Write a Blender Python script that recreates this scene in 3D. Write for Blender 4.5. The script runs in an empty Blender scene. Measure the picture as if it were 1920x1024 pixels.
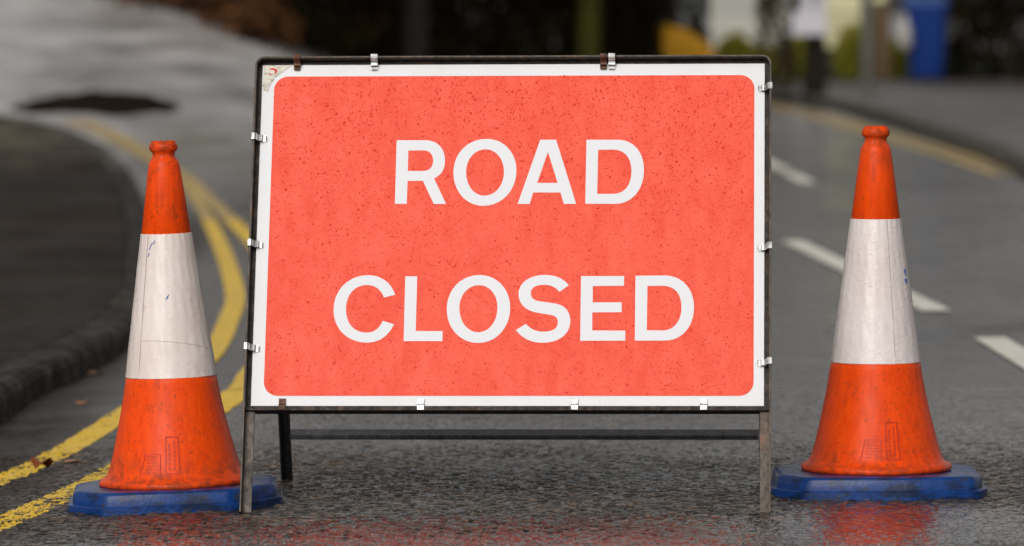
import bpy, math, random
import numpy as np
from math import sin, cos, pi, radians
from mathutils import Vector, Matrix
random.seed(4); RNG = np.random.default_rng(7)
S = bpy.context.scene
# ---------------------------------------------------------------- camera, sky, sun, exposure
cam_d = bpy.data.cameras.new('camera'); cam = bpy.data.objects.new('camera', cam_d); S.collection.objects.link(cam); S.camera = cam
cam_d.sensor_width = 36; cam_d.lens = 10075/1920*36; cam_d.clip_end = 2000; cam_d.clip_start = .5
CAM_H, PITCH, ROLL = 1.0181, .0488, -.004
_r0 = Vector((1,0,0)); _u0 = Vector((0,sin(PITCH),cos(PITCH))); _fw = Vector((0,cos(PITCH),-sin(PITCH)))
_r = cos(ROLL)*_r0 + sin(ROLL)*_u0; _u = -sin(ROLL)*_r0 + cos(ROLL)*_u0
cam.matrix_world = Matrix(((_r.x,_u.x,-_fw.x,0),(_r.y,_u.y,-_fw.y,0),(_r.z,_u.z,-_fw.z,CAM_H),(0,0,0,1)))
cam_d.dof.use_dof = True; cam_d.dof.focus_distance = 11.0; cam_d.dof.aperture_fstop = 4.3; cam_d.dof.aperture_blades = 9
world = bpy.data.worlds.new('World'); S.world = world; world.use_nodes = True
nt = world.node_tree; nt.nodes.clear()
sky = nt.nodes.new('ShaderNodeTexSky'); sky.sky_type = 'NISHITA'; sky.sun_disc = False
SUN_EL, SUN_AZ = radians(32), radians(200)          # azimuth clockwise from +Y: behind the camera, a little to its left
sky.sun_elevation = SUN_EL; sky.sun_rotation = SUN_AZ; sky.air_density = 1.0; sky.dust_density = 4.0; sky.ozone_density = 1.0
hs = nt.nodes.new('ShaderNodeHueSaturation'); hs.inputs['Saturation'].default_value = .12   # overcast: the blue is veiled
bg = nt.nodes.new('ShaderNodeBackground'); bg.inputs['Strength'].default_value = .13
wo = nt.nodes.new('ShaderNodeOutputWorld')
wm = nt.nodes.new('ShaderNodeMix'); wm.data_type = 'RGBA'; wm.blend_type = 'MULTIPLY'; wm.inputs[0].default_value = 1; wm.inputs[7].default_value = (1.0,.975,.94,1)
nt.links.new(sky.outputs[0], hs.inputs['Color']); nt.links.new(hs.outputs[0], wm.inputs[6]); nt.links.new(wm.outputs[2], bg.inputs[0]); nt.links.new(bg.outputs[0], wo.inputs[0])
sl = bpy.data.lights.new('sun', 'SUN'); sl.energy = 1.3; sl.angle = radians(35); sl.color = (1,.97,.93)
so = bpy.data.objects.new('sun', sl); S.collection.objects.link(so)
_d = Vector((sin(SUN_AZ)*cos(SUN_EL), cos(SUN_AZ)*cos(SUN_EL), sin(SUN_EL))); so.rotation_euler = _d.to_track_quat('Z','Y').to_euler()
S.view_settings.view_transform = 'Standard'; S.view_settings.look = 'None'; S.view_settings.gamma = 1; S.view_settings.use_curve_mapping = False
S.view_settings.exposure = -0.32
S.cycles.max_bounces = 6; S.cycles.transparent_max_bounces = 12; S.cycles.caustics_reflective = False; S.cycles.caustics_refractive = False

# ---------------------------------------------------------------- helpers
def link(o): S.collection.objects.link(o); return o
def mesh_obj(name, v, f, mat, parent=None, smooth=False, attrs=None):
    me = bpy.data.meshes.new(name)
    v = np.asarray(v, np.float32)
    if isinstance(f, np.ndarray):
        k = f.shape[1]
        me.vertices.add(len(v)); me.vertices.foreach_set('co', v.ravel())
        me.loops.add(f.size); me.loops.foreach_set('vertex_index', f.ravel().astype(np.int32))
        me.polygons.add(len(f)); me.polygons.foreach_set('loop_start', np.arange(0, f.size, k, dtype=np.int32))
        me.polygons.foreach_set('loop_total', np.full(len(f), k, np.int32)); me.update(calc_edges=True)
    else:
        me.from_pydata([tuple(map(float, p)) for p in v], [], f)
    if smooth: me.polygons.foreach_set('use_smooth', np.ones(len(me.polygons), bool))
    for k_, a in (attrs or {}).items():
        at = me.attributes.new(k_, 'FLOAT', 'POINT'); at.data.foreach_set('value', np.asarray(a, np.float32))
    if mat: me.materials.append(mat)
    me.update()
    o = link(bpy.data.objects.new(name, me)); o.parent = parent
    return o
def empty(name, loc=(0,0,0), rot=(0,0,0), parent=None):
    o = link(bpy.data.objects.new(name, None)); o.location = loc; o.rotation_euler = rot; o.parent = parent
    o.empty_display_size = .1; return o
def tag(o, label=None, cat=None, group=None, kind=None):
    for k_, v_ in (('label',label),('category',cat),('group',group),('kind',kind)):
        if v_: o[k_] = v_
    return o
class MB:
    def __init__(s): s.v = []; s.f = []
    def add(s, v, f):
        n = len(s.v); s.v += [tuple(p) for p in v]; s.f += [tuple(i+n for i in q) for q in f]; return s
    def box(s, x0,x1,y0,y1,z0,z1, fn=None):
        v = [(x,y,z) for z in (z0,z1) for y in (y0,y1) for x in (x0,x1)]
        if fn: v = [fn(*p) for p in v]
        return s.add(v, [(0,2,3,1),(4,5,7,6),(0,1,5,4),(2,6,7,3),(0,4,6,2),(1,3,7,5)])
    def lathe(s, prof, n=48, c=(0,0), cap0=False, cap1=False):
        v = []; f = []
        for r,z in prof:
            v += [(c[0]+r*cos(2*pi*i/n), c[1]+r*sin(2*pi*i/n), z) for i in range(n)]
        for k in range(len(prof)-1):
            for i in range(n):
                j = (i+1)%n; f.append((k*n+i,k*n+j,(k+1)*n+j,(k+1)*n+i))
        if cap0: f.append(tuple(range(n-1,-1,-1)))
        if cap1: f.append(tuple(range((len(prof)-1)*n, len(prof)*n)))
        return s.add(v, f)
    def loft(s, rings, cap=True):
        n = len(rings[0]); v = [p for r in rings for p in r]; f = []
        for k in range(len(rings)-1):
            for i in range(n):
                j = (i+1)%n; f.append((k*n+i,k*n+j,(k+1)*n+j,(k+1)*n+i))
        if cap: f += [tuple(range(n-1,-1,-1)), tuple(range((len(rings)-1)*n, len(rings)*n))]
        return s.add(v, f)
    def tube(s, pts, rad, n=8):
        rings = []
        for k,p in enumerate(pts):
            a = Vector(pts[max(0,k-1)]); b = Vector(pts[min(len(pts)-1,k+1)]); d = (b-a).normalized()
            e = d.orthogonal().normalized(); g = d.cross(e)
            r = rad[k] if hasattr(rad,'__len__') else rad
            rings.append([tuple(Vector(p)+r*(cos(2*pi*i/n)*e+sin(2*pi*i/n)*g)) for i in range(n)])
        return s.loft(rings)
    def build(s, name, mat, parent=None, smooth=False, bevel=0):
        o = mesh_obj(name, s.v, s.f, mat, parent, smooth)
        if bevel:
            m = o.modifiers.new('bevel','BEVEL'); m.width = bevel; m.segments = 2; m.limit_method = 'ANGLE'; m.angle_limit = radians(40)
        return o

def mat(name, col, rough=.5, metal=0, spec=.3, **k):
    m = bpy.data.materials.new(name); m.use_nodes = True
    b = m.node_tree.nodes['Principled BSDF']
    b.inputs['Base Color'].default_value = (*col,1); b.inputs['Roughness'].default_value = rough; b.inputs['Metallic'].default_value = metal
    b.inputs['Specular IOR Level'].default_value = spec
    for k_, v_ in k.items(): b.inputs[k_.replace('_',' ')].default_value = v_
    return m
class N:
    """small node-graph writer"""
    def __init__(s, m): s.m = m; s.t = m.node_tree; s.b = s.t.nodes['Principled BSDF']; s._c = None
    def new(s, ty, **k):
        n = s.t.nodes.new(ty)
        for a, v in k.items(): setattr(n, a, v)
        return n
    def lk(s, a, b): s.t.links.new(a, b)
    def co(s, scale=(1,1,1), kind='Object'):
        tc = s.new('ShaderNodeTexCoord'); mp = s.new('ShaderNodeMapping'); mp.inputs['Scale'].default_value = scale
        s.lk(tc.outputs[kind], mp.inputs[0]); return mp.outputs[0]
    def noise(s, vec, scale, detail=4, rough=.6):
        n = s.new('ShaderNodeTexNoise'); n.inputs['Scale'].default_value = scale; n.inputs['Detail'].default_value = detail; n.inputs['Roughness'].default_value = rough
        s.lk(vec, n.inputs['Vector']); return n.outputs['Fac']
    def voro(s, vec, scale, feature='F1', out='Distance'):
        n = s.new('ShaderNodeTexVoronoi'); n.feature = feature; n.inputs['Scale'].default_value = scale
        s.lk(vec, n.inputs['Vector']); return n.outputs[out]
    def ramp(s, fac, stops):
        n = s.new('ShaderNodeValToRGB'); e = n.color_ramp.elements
        while len(e) < len(stops): e.new(.5)
        for el, (p, c) in zip(e, stops): el.position = p; el.color = (*c,1) if len(c) == 3 else c
        s.lk(fac, n.inputs[0]); return n.outputs[0]
    def mr(s, fac, a, b, c, d):
        n = s.new('ShaderNodeMapRange'); 
        for i, v in enumerate((a,b,c,d)): n.inputs[1+i].default_value = v
        s.lk(fac, n.inputs[0]); return n.outputs[0]
    def math(s, op, a, b=None):
        n = s.new('ShaderNodeMath', operation=op)
        for i, v in enumerate((a,b)):
            if v is None: continue
            if isinstance(v,(int,float)): n.inputs[i].default_value = v
            else: s.lk(v, n.inputs[i])
        return n.outputs[0]
    def mix(s, fac, a, b, mode='MIX'):
        n = s.new('ShaderNodeMix', data_type='RGBA', blend_type=mode)
        for i, v in ((0,fac),(6,a),(7,b)):
            if isinstance(v,(int,float)): n.inputs[i].default_value = v
            elif isinstance(v,tuple): n.inputs[i].default_value = (*v,1)
            else: s.lk(v, n.inputs[i])
        return n.outputs[2]
    def bump(s, h, strength=.3, dist=.001, prev=None):
        n = s.new('ShaderNodeBump'); n.inputs['Strength'].default_value = strength; n.inputs['Distance'].default_value = dist
        s.lk(h, n.inputs['Height'])
        if prev is not None: s.lk(prev, n.inputs['Normal'])
        return n.outputs[0]
    def attr(s, name):
        n = s.new('ShaderNodeAttribute', attribute_name=name); return n.outputs['Fac']
    def set(s, **k):
        for a, v in k.items(): s.lk(v, s.b.inputs[a.replace('_',' ')])
def spots(n, pts, soft):
    """mask of soft-edged ellipses (x, y, rx, ry) in object space"""
    tc = n.new('ShaderNodeTexCoord'); out = None
    for x,y,rx,ry in pts:
        mp = n.new('ShaderNodeMapping'); mp.inputs['Location'].default_value = (-x/rx,-y/ry,0); mp.inputs['Scale'].default_value = (1/rx,1/ry,0)
        n.lk(tc.outputs['Object'], mp.inputs[0]); l = n.new('ShaderNodeVectorMath', operation='LENGTH'); n.lk(mp.outputs[0], l.inputs[0])
        r = n.mr(l.outputs['Value'], 1-soft, 1+soft, 1, 0)
        out = r if out is None else n.math('MAXIMUM', out, r)
    return out

# ---------------------------------------------------------------- terrain
def sstep(a, b, t):
    t = np.clip((t-a)/(b-a), 0, 1); return t*t*(3-2*t)
def ter(x, y):
    x = np.asarray(x,float); y = np.asarray(y,float)
    z = -.032*sstep(-.45,-1.5,x)                               # camber down to the left kerb
    return z + .045*np.clip(y-30,0,170)*sstep(-.3,-3.,x)       # the side road climbs away to the left
def h01(i, j, k):
    n = (i*374761393 + j*668265263 + k*2147483647) & 0xffffffff
    n = ((n ^ (n>>13))*1274126177) & 0xffffffff
    return ((n ^ (n>>16)) & 0xffff)/65535.
def vnoise(x, y, s, k):
    x = x/s; y = y/s; i = np.floor(x).astype(np.int64); j = np.floor(y).astype(np.int64); u = x-i; v = y-j
    u = u*u*(3-2*u); v = v*v*(3-2*v)
    return (h01(i,j,k)*(1-u)+h01(i+1,j,k)*u)*(1-v)+(h01(i,j+1,k)*(1-u)+h01(i+1,j+1,k)*u)*v
def chips(x, y, s=.0165):
    """height of stone chippings bound in the asphalt, and an id value per stone"""
    gx = x/s; gy = y/s; i0 = np.floor(gx).astype(np.int64); j0 = np.floor(gy).astype(np.int64)
    best = np.full(x.shape, 9.); sec = np.full(x.shape, 9.); idv = np.zeros(x.shape)
    for di in (-1,0,1):
        for dj in (-1,0,1):
            i = i0+di; j = j0+dj
            d = np.hypot(i+.15+.7*h01(i,j,1)-gx, j+.15+.7*h01(i,j,2)-gy)
            m = d < best; sec = np.where(m, best, np.minimum(sec,d)); best = np.where(m, d, best); idv = np.where(m, h01(i,j,3), idv)
    edge = np.clip((sec-best)*2.2, 0, 1)
    top = h01((idv*65535).astype(np.int64), np.int64(5)*np.ones_like(i0), 4)
    return np.clip(edge*2.6,0,1)**.8*(.12+.88*top), idv
def asphalt(x, y):
    c, idv = chips(x, y)
    fade = sstep(17.0,12.0,y)*sstep(9.0,9.6,y)
    big = vnoise(x,y,.055,11)*.5+vnoise(x,y,.14,12)*.5
    pud = np.clip(1.3-np.hypot((x-.78)/.42,(y-10.55)/.45),0,1)+np.clip(1.2-np.hypot((x+.25)/.9,(y-10.15)/.28),0,1)   # shallow standing water
    flat = (.5+.75*vnoise(x,y,.40,14))*(1-.62*np.clip(pud*1.4,0,1))                  # some areas are worn smoother
    h = (c*.0058 + (vnoise(x,y,.03,15)-.5)*.0030 + (big-.5)*.0040)*flat*fade + (vnoise(x,y,.6,13)-.5)*.003*fade
    idv = .02+.98*idv*np.clip((c-.10)/.30,0,1)          # dark binder shows between the stones
    return h, idv, big, fade
# ---------------------------------------------------------------- ground materials
def asphalt_mat(name, lo, hi, tint, rough=(.07,.30), near=True, moss=None, patches=None, spec=.5, wetpts=None, mosscol=(.10,.095,.035)):
    m = mat(name, hi, .4); n = N(m); c = n.co()
    fine = n.noise(c, 260, 3); mid = n.noise(c, 3.2, 5); big = n.noise(c, .55, 4)
    st = n.voro(c, 118, out='Color'); sep = n.new('ShaderNodeSeparateColor'); n.lk(st, sep.inputs[0])
    col = n.ramp(n.attr('agg') if near else sep.outputs[0], [(0,lo),(.35,tuple(.6*a+.4*b for a,b in zip(lo,hi))),(.7,hi),(.88,tint),(1,tuple(2.2*a for a in hi))])
    col = n.mix(n.mr(mid,.35,.7,.0,.55), col, tuple(.5*(a+b) for a,b in zip(lo,hi)))
    col = n.mix(.8, col, n.ramp(big, [(.3,(.50,.47,.44)),(.7,(1.2,1.17,1.13))]), 'MULTIPLY')
    if patches: col = n.mix(n.math('MULTIPLY', spots(n, patches, .25), .9), col, (.012,.009,.007))
    wet = n.math('ADD', n.math('MULTIPLY', n.noise(n.co((1,.45,1)),1.7,5), .6), n.math('MULTIPLY', n.noise(c,14,3), .4))
    r = n.mr(wet, .40, .60, rough[0], rough[1])
    b0 = n.bump(n.noise(n.co((1,.6,1)),2.2,6,.65), .7, .022)
    b1 = n.bump(n.voro(c, 95), .5 if near else .5, .0026, b0); b2 = n.bump(fine, .2, .0006, b1)
    if wetpts:
        pw = spots(n, [(.78,10.55,.45,.5),(-.25,10.15,.95,.32)], .35); r = n.mix(pw, r, (.06,.06,.06))
        gut = spots(n, [(-1.36,13,.34,6.5),(-1.6,22,.28,6)], .45); gut = n.math('MULTIPLY', gut, n.mr(mid,.3,.6,.75,1))
        col = n.mix(gut, col, n.ramp(n.noise(c,60,5,.75), [(.35,(.008,.006,.005)),(.55,(.035,.026,.02)),(.72,(.13,.10,.075))])); r = n.mix(gut, r, (.6,.6,.6)); n.lk(n.mr(gut,0,1,spec,.10), n.b.inputs['Specular IOR Level'])
        sheen = spots(n, [(-4.6,46,4.6,16.5)], .22)                    # wet sky sheen of the side road, painted pale into its colour
        col = n.mix(sheen, col, n.ramp(n.noise(n.co((1,.35,1)),1.1,5,.6), [(.34,(.15,.14,.13)),(.5,(.38,.36,.35)),(.66,(.62,.60,.59))])); r = n.mix(sheen, r, (.42,.42,.42))
    if moss: col = n.mix(n.math('MULTIPLY', spots(n, moss, .5), n.mr(n.noise(c,3,6,.7),.42,.6,0,.85)), col, mosscol)
    n.set(Base_Color=col, Roughness=r, Normal=b2)
    n.b.inputs['Specular IOR Level'].default_value = spec
    return m
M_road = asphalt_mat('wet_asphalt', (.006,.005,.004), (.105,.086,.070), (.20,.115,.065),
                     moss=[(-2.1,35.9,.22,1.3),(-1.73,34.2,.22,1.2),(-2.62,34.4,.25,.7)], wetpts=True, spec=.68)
M_pave = asphalt_mat('footway_asphalt', (.010,.007,.005), (.034,.026,.020), (.06,.042,.028), rough=(.6,.85), near=False, moss=[(-3.1,34.6,.9,2.6)], spec=.08, mosscol=(.15,.13,.09))
M_pave_r = asphalt_mat('footway_asphalt_pale', (.09,.08,.076), (.15,.135,.13), (.17,.145,.14), rough=(.35,.6), near=False, spec=.3)
def kerb_material():
    m = mat('wet_kerb_stone', (.05,.045,.04), .35, spec=.12); n = N(m); c = n.co()
    col = n.ramp(n.noise(c,9,6), [(.3,(.006,.004,.003)),(.52,(.022,.017,.013)),(.68,(.085,.072,.06))])
    n.set(Base_Color=col, Roughness=n.mr(n.noise(c,20,4),.3,.7,.5,.85), Normal=n.bump(n.noise(c,60,5),.5,.004)); return m
M_kerb = kerb_material()
M_kerb_p = mat('weathered_kerb_stone', (.09,.085,.075), .6, spec=.15); n = N(M_kerb_p); n.set(Base_Color=n.ramp(n.noise(n.co(),7,5),[(.35,(.03,.027,.024)),(.6,(.09,.082,.07)),(.75,(.15,.14,.12))]))
def paint_mat(name, col, dirt, rough=.4, wear=.5, low=.42):
    m = mat(name, col, rough); n = N(m); c = n.co()
    w = n.mr(n.noise(c,30,6,.7), low, low+.2, 0, 1)
    a = n.mix(n.math('MULTIPLY', w, wear), col, dirt)
    a = n.mix(.5, a, n.ramp(n.noise(c,1.3,3), [(.3,(.8,.78,.75)),(.7,(1.05,1.05,1.05))]), 'MULTIPLY')
    n.set(Base_Color=a, Roughness=n.mr(n.noise(c,40,3),.3,.7,rough*.6,rough*1.4), Normal=n.bump(n.noise(c,220,3),.5,.0012)); return m
M_yellow = paint_mat('yellow_road_paint', (.90,.57,.012), (.42,.25,.015), .38, .45, .5)
M_yellow_far = paint_mat('worn_yellow_road_paint', (.66,.46,.15), (.2,.15,.06), .5, .7, .4)
M_white_line = paint_mat('white_road_paint', (.80,.77,.68), (.4,.38,.33), .5, .4, .5)
M_white_worn = paint_mat('worn_white_road_paint', (.16,.15,.13), (.09,.085,.08), .5, .6, .4)

# ---------------------------------------------------------------- road sheet (fine where the photograph is sharp)
YN = [9.7]
while YN[-1] < 17.0: YN.append(YN[-1]+(.0034 if YN[-1]<12.0 else .0034+(YN[-1]-12.0)*.011))
xs = np.concatenate([-np.geomspace(400,1.25,46)[:-1], np.arange(-1.25,1.25001,.0042), np.geomspace(1.2545,400,46)])
ys = np.concatenate([[-60,-20,-5,0,4,7,8.5,9.2], YN, 17.0*np.exp(np.arange(1,200)*.0065)])
ys = np.concatenate([ys, np.geomspace(ys[-1]*1.02,900,40)])
X, Y = np.meshgrid(xs, ys); hh, idv, big, fade = asphalt(X, Y)
inside = (np.abs(X) < 1.35)
Zr = ter(X,Y) + hh*inside
# beyond the fine rows the stone id would alias: blur it towards the mean
nx, ny = len(xs), len(ys); I = np.arange(nx*ny).reshape(ny,nx)
F = np.stack([I[:-1,:-1],I[:-1,1:],I[1:,1:],I[1:,:-1]],-1).reshape(-1,4)
wf = fade*inside; agg = idv*wf + (.42+.3*(vnoise(X,Y,.05,31)-.5))*(1-wf)
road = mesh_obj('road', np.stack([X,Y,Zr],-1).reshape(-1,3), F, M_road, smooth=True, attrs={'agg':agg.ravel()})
tag(road, kind='structure')

def resample(pts, step):
    p = [Vector((a,b)) for a,b in pts]
    dense = []
    for i in range(len(p)-1):
        p0 = p[max(i-1,0)]; p1 = p[i]; p2 = p[i+1]; p3 = p[min(i+2,len(p)-1)]
        for t in np.linspace(0,1,24,endpoint=False):
            dense.append(.5*((2*p1)+(p2-p0)*t+(2*p0-5*p1+4*p2-p3)*t*t+(-p0+3*p1-3*p2+p3)*t**3))
    dense.append(p[-1]); d = np.array([tuple(q) for q in dense])
    s = np.concatenate([[0], np.cumsum(np.hypot(*np.diff(d,axis=0).T))])
    if np.isscalar(step): t = np.linspace(0, s[-1], max(2,int(s[-1]/step)))
    else: t = step(s[-1])
    return np.stack([np.interp(t,s,d[:,0]), np.interp(t,s,d[:,1])],-1)
def frame2(P):
    T = np.gradient(P, axis=0); T /= np.linalg.norm(T,axis=1)[:,None]+1e-9
    return T, np.stack([-T[:,1],T[:,0]],-1)
def ribbon(name, pts, w, material, nacross=6, step=.05, ragged=0., lift=.0045, conform=False):
    P = resample(pts, step); _, Nn = frame2(P); n = len(P)
    t = np.linspace(-.5,.5,nacross)
    XX = P[:,0][:,None] + Nn[:,0][:,None]*t*w; YY = P[:,1][:,None] + Nn[:,1][:,None]*t*w
    I = np.arange(n*nacross).reshape(n,nacross)
    F = np.stack([I[:-1,:-1],I[1:,:-1],I[1:,1:],I[:-1,1:]],-1).reshape(-1,4)
    if conform:
        h, idv, big, fade = asphalt(XX, YY)
        Z = ter(XX,YY) + h*.80 + .0012 + (1-fade)*.003
        # rough chips along the margins and the odd bare stone poke through the paint
        edge = (.5-np.abs(t))[None,:]*w; keepv = edge > .007*vnoise(XX,YY,.012,21)
        keepv &= ~((h > .0042) & (vnoise(XX,YY,.03,22) > .62))
        keep = keepv.ravel()[F].sum(1) >= 3; F = F[keep]
    else: Z = ter(XX,YY) + lift
    o = mesh_obj(name, np.stack([XX,YY,Z],-1).reshape(-1,3), F, material, smooth=conform)
    return tag(o, kind='structure')
L1 = [(-1.25,10.4),(-1.18,11.64),(-1.14,11.93),(-1.07,12.52),(-1.02,13.41),(-.96,14.54),(-.91,15.56),(-.91,16.54),(-.95,18.0),(-1.0,19.39),(-1.13,21.5),(-1.31,24.11),(-1.52,26.95),(-1.78,30.16),(-1.96,31.61),(-2.16,32.99),(-2.35,33.93),(-2.61,35.13),(-2.91,36.23),(-3.12,36.9)]
L2 = [(-1.17,9.6),(-1.08,10.59),(-1.04,10.85),(-.97,11.34),(-.9,11.93),(-.82,12.9),(-.735,14.45),(-.735,15.1),(-.735,16.1),(-.80,18.56),(-.94,20.9),(-1.10,23.41),(-1.31,25.88),(-1.61,29.18),(-1.83,31.27),(-2.02,32.6),(-2.2,33.57),(-2.5,35.08),(-2.79,36.28),(-3.04,37.2)]
def split(L, y):
    P = resample(L,.02); k = int(np.argmin(np.abs(P[:,1]-y))); a = np.concatenate([P[:k:12],P[k:k+1]]); b = P[k::12]
    return [tuple(q) for q in a], [tuple(q) for q in b]
for L, w in ((L1,.088),(L2,.1)):
    a, b = split(L, 14.5)
    c, d = split(b, 27)
    ribbon('yellow_line', a, w, M_yellow, nacross=30, step=.006, conform=True)
    ribbon('yellow_line', c, w*.82, M_yellow)
    ribbon('yellow_line', d, w*.8, M_yellow_far)
RA = [(2.45,60.5),(2.71,55.53),(2.84,51.03),(2.91,45.73),(2.96,40.28),(2.99,35.85),(2.96,32.73),(2.9,29)]
ribbon('yellow_line', RA[:-1], .09, M_yellow_far); ribbon('yellow_line', [(x+.16,y) for x,y in RA[:-1]], .09, M_yellow_far)
for a, b in (((1.43,18.05),(1.23,23.6)),((1.52,12.6),(1.475,16.57)),((1.74,31.4),(1.70,36.8)),((1.2,41),(.9,46))):
    ribbon('white_centre_line', [a,b], .1, M_white_line, step=.2)
ribbon('give_way_line', [(2.1,31.5),(2.74,30.3)], .12, M_white_worn, step=.1)
ribbon('give_way_line', [(1.9,33.0),(1.2,35.6)], .12, M_white_worn, step=.1)

# ---------------------------------------------------------------- kerbs and footways
KL = [(-1.75,4),(-1.5,9.5),(-1.38,12.2),(-1.33,13.08),(-1.3,13.58),(-1.29,14.55),(-1.24,15.21),(-1.2,16.2),(-1.19,17.2),(-1.23,18.6),(-1.36,20.6),(-1.57,23.66),(-1.8,26.64),(-2.08,30.03),(-2.27,31.79),(-2.48,33.17),(-2.74,34.35),(-3.05,35.4),(-3.45,36.3),(-4.3,37.3),(-6.5,38.8),(-12,42)]
def kerb(pts, side, height=.085, L=.915, pale=999):
    root = tag(empty('kerb'), kind='structure')
    P = resample(pts, .02); s = np.concatenate([[0],np.cumsum(np.hypot(*np.diff(P,axis=0).T))])
    _, Nn = frame2(P); k = 0
    while k*L < s[-1]-L*.5:
        a, b = k*L+.004, min((k+1)*L-.004, s[-1]); rings = []
        dz = random.uniform(-.006,.006)
        for t in np.linspace(a,b,7):
            x = np.interp(t,s,P[:,0]); y = np.interp(t,s,P[:,1]); n = Vector((np.interp(t,s,Nn[:,0]),np.interp(t,s,Nn[:,1]))).normalized()*side
            z = float(ter(x,y))
            prof = [(0,-.05),(.004,height-.03),(.012,height-.012),(.03,height),(.125,height+.001),(.125,-.05)]
            rings.append([(x+n.x*q, y+n.y*q, z+h_+(dz if h_>0 else 0)) for q,h_ in prof])
        MB().loft(rings).build('kerb_stone', M_kerb if rings[3][0][1] < pale else M_kerb_p, root); k += 1
    return P, Nn
def footway(name, P, Nn, side, material, width, height=.083):
    P = P[::10]; Nn = Nn[::10]; n = len(P); t = np.array([.13,.4,.8,1.6,3,6,12,25,50]); t = t[t<=width]
    XX = P[:,0][:,None]+side*Nn[:,0][:,None]*t; YY = P[:,1][:,None]+side*Nn[:,1][:,None]*t
    I = np.arange(n*len(t)).reshape(n,len(t)); F = np.stack([I[:-1,:-1],I[1:,:-1],I[1:,1:],I[:-1,1:]],-1).reshape(-1,4)
    if side < 0: F = F[:,::-1]
    Z = ter(XX,YY)+height+.012*np.clip(t,0,2)
    return tag(mesh_obj(name, np.stack([XX,YY,Z],-1).reshape(-1,3), np.ascontiguousarray(F), material, smooth=True), kind='structure')
P, Nn = kerb(KL, 1, pale=31.5)
# left footway fills the corner: fan from the kerb towards a far inner point
Pq = P[::10]; base = []
for x,y in Pq:
    row = []
    for t in np.linspace(0,1,9)[0:]:
        tx, ty = x+(-9-x)*t, y+(min(y,24)-y)*t if y>24 else y
        row.append((tx,ty))
    base.append(row)
B = np.array(base); _, Nq = frame2(Pq); B[:,0,0] = Pq[:,0]+Nq[:,0]*.13; B[:,0,1] = Pq[:,1]+Nq[:,1]*.13
I = np.arange(B.shape[0]*9).reshape(-1,9); F = np.stack([I[:-1,:-1],I[1:,:-1],I[1:,1:],I[:-1,1:]],-1).reshape(-1,4)
Zp = ter(B[:,:,0],B[:,:,1])+.083+.01*np.clip(np.hypot(B[:,:,0]-Pq[:,None,0],B[:,:,1]-Pq[:,None,1]),0,2)
tag(mesh_obj('footway', np.concatenate([B,Zp[:,:,None]],-1).reshape(-1,3), F, M_pave, smooth=True), kind='structure')
KR = [(1.2,66),(2.2,63),(2.77,60.4),(3.1,57.65),(3.24,54.8),(3.28,50),(3.28,44.65),(3.23,38.7),(3.07,32.2),(2.91,28.18),(2.7,22),(2.55,14),(2.5,4)]
P, Nn = kerb(KR, 1, .1, pale=0)
footway('footway', P, Nn, 1, M_pave_r, 25, .098)
# low near-black mound at the mouth of the side road
def blob(name, pts, hgt, material):
    pts = [Vector(p) for p in pts]; c = sum(pts, Vector((0,0)))/len(pts); v = []; f = []
    R = 6; n = len(pts)
    for k in range(R+1):
        q = k/R
        for p in pts:
            w = c.lerp(p, 1-q*.97); z = float(ter(w.x,w.y))-.01+(hgt+.01)*math.sin(min(1,q*1.8)*pi/2)*(.75+.5*random.random())
            v.append((w.x+random.uniform(-.02,.02), w.y, z))
    for k in range(R):
        for i in range(n): j=(i+1)%n; f.append((k*n+i,k*n+j,(k+1)*n+j,(k+1)*n+i))
    f.append(tuple(range(R*n,R*n+n)))
    return mesh_obj(name, v, f, material, smooth=True)
M_patch = mat('dark_patch_surface', (.016,.010,.007), .9, spec=.02); n = N(M_patch); c = n.co(); n.set(Base_Color=n.ramp(n.noise(c,14,6),[(.3,(.006,.004,.003)),(.7,(.03,.017,.011))]), Normal=n.bump(n.noise(c,50,4),.8,.02))
raw0 = resample([(-3.62,38.1),(-3.45,39.3),(-3.17,40.1),(-2.84,40.2),(-2.5,39.6),(-2.38,38.7),(-2.5,37.9),(-2.72,37.4),(-2.95,37.2),(-3.2,37.2),(-3.45,37.3),(-3.62,38.1)], .12)
raw = np.array([[x+.09*(float(vnoise(np.array(x),np.array(y*1.0),.16,41))-.5), y+.9*(float(vnoise(np.array(x),np.array(y),.2,42))-.5)] for x,y in raw0])
tag(blob('dark_patch', [tuple(p) for p in raw[:-1]], .03, M_patch), 'dark patch on the side road, past the end of the yellow lines', 'leaf litter', kind='stuff')

# ---------------------------------------------------------------- fallen leaves
M_leaf = mat('wet_brown_leaf', (.12,.025,.008), .35); n = N(M_leaf); n.set(Base_Color=n.ramp(n.noise(n.co(),90,3),[(.3,(.09,.02,.006)),(.7,(.32,.07,.015))]))
M_leaf2 = mat('wet_tan_leaf', (.36,.14,.04), .35)
def leaf(x, y, L, w, rz, curl, material, label, lift=.004):
    v = []; f = []; n = 10
    for k in range(n+1):
        t = k/n; ww = w*math.sin(pi*min(1,t*1.02))**.7*(1+.18*math.sin(9*t)); cx = L*(t-.5); cz = curl*math.sin(pi*t*.9)*(1.2-t)+lift
        for s_ in (-1,-.5,0,.5,1): v.append((cx+.1*w*abs(s_), s_*ww*.5, cz+abs(s_)**1.5*curl*.35))
    for k in range(n):
        for q in range(4): a=k*5+q; f.append((a,a+1,a+6,a+5))
    o = mesh_obj('fallen_leaf', v, f, material, smooth=True); o.location = (x,y,float(ter(x,y))); o.rotation_euler = (0,0,rz)
    md = o.modifiers.new('thickness','SOLIDIFY'); md.thickness = .0008
    return tag(o, label, 'leaf', 'dead leaves fallen in the gutter')
leaf(-1.065,12.10,.055,.05,radians(60),.026,M_leaf,'curled reddish brown dead leaf lying on the yellow lines, nearest the left edge',.006)
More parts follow.
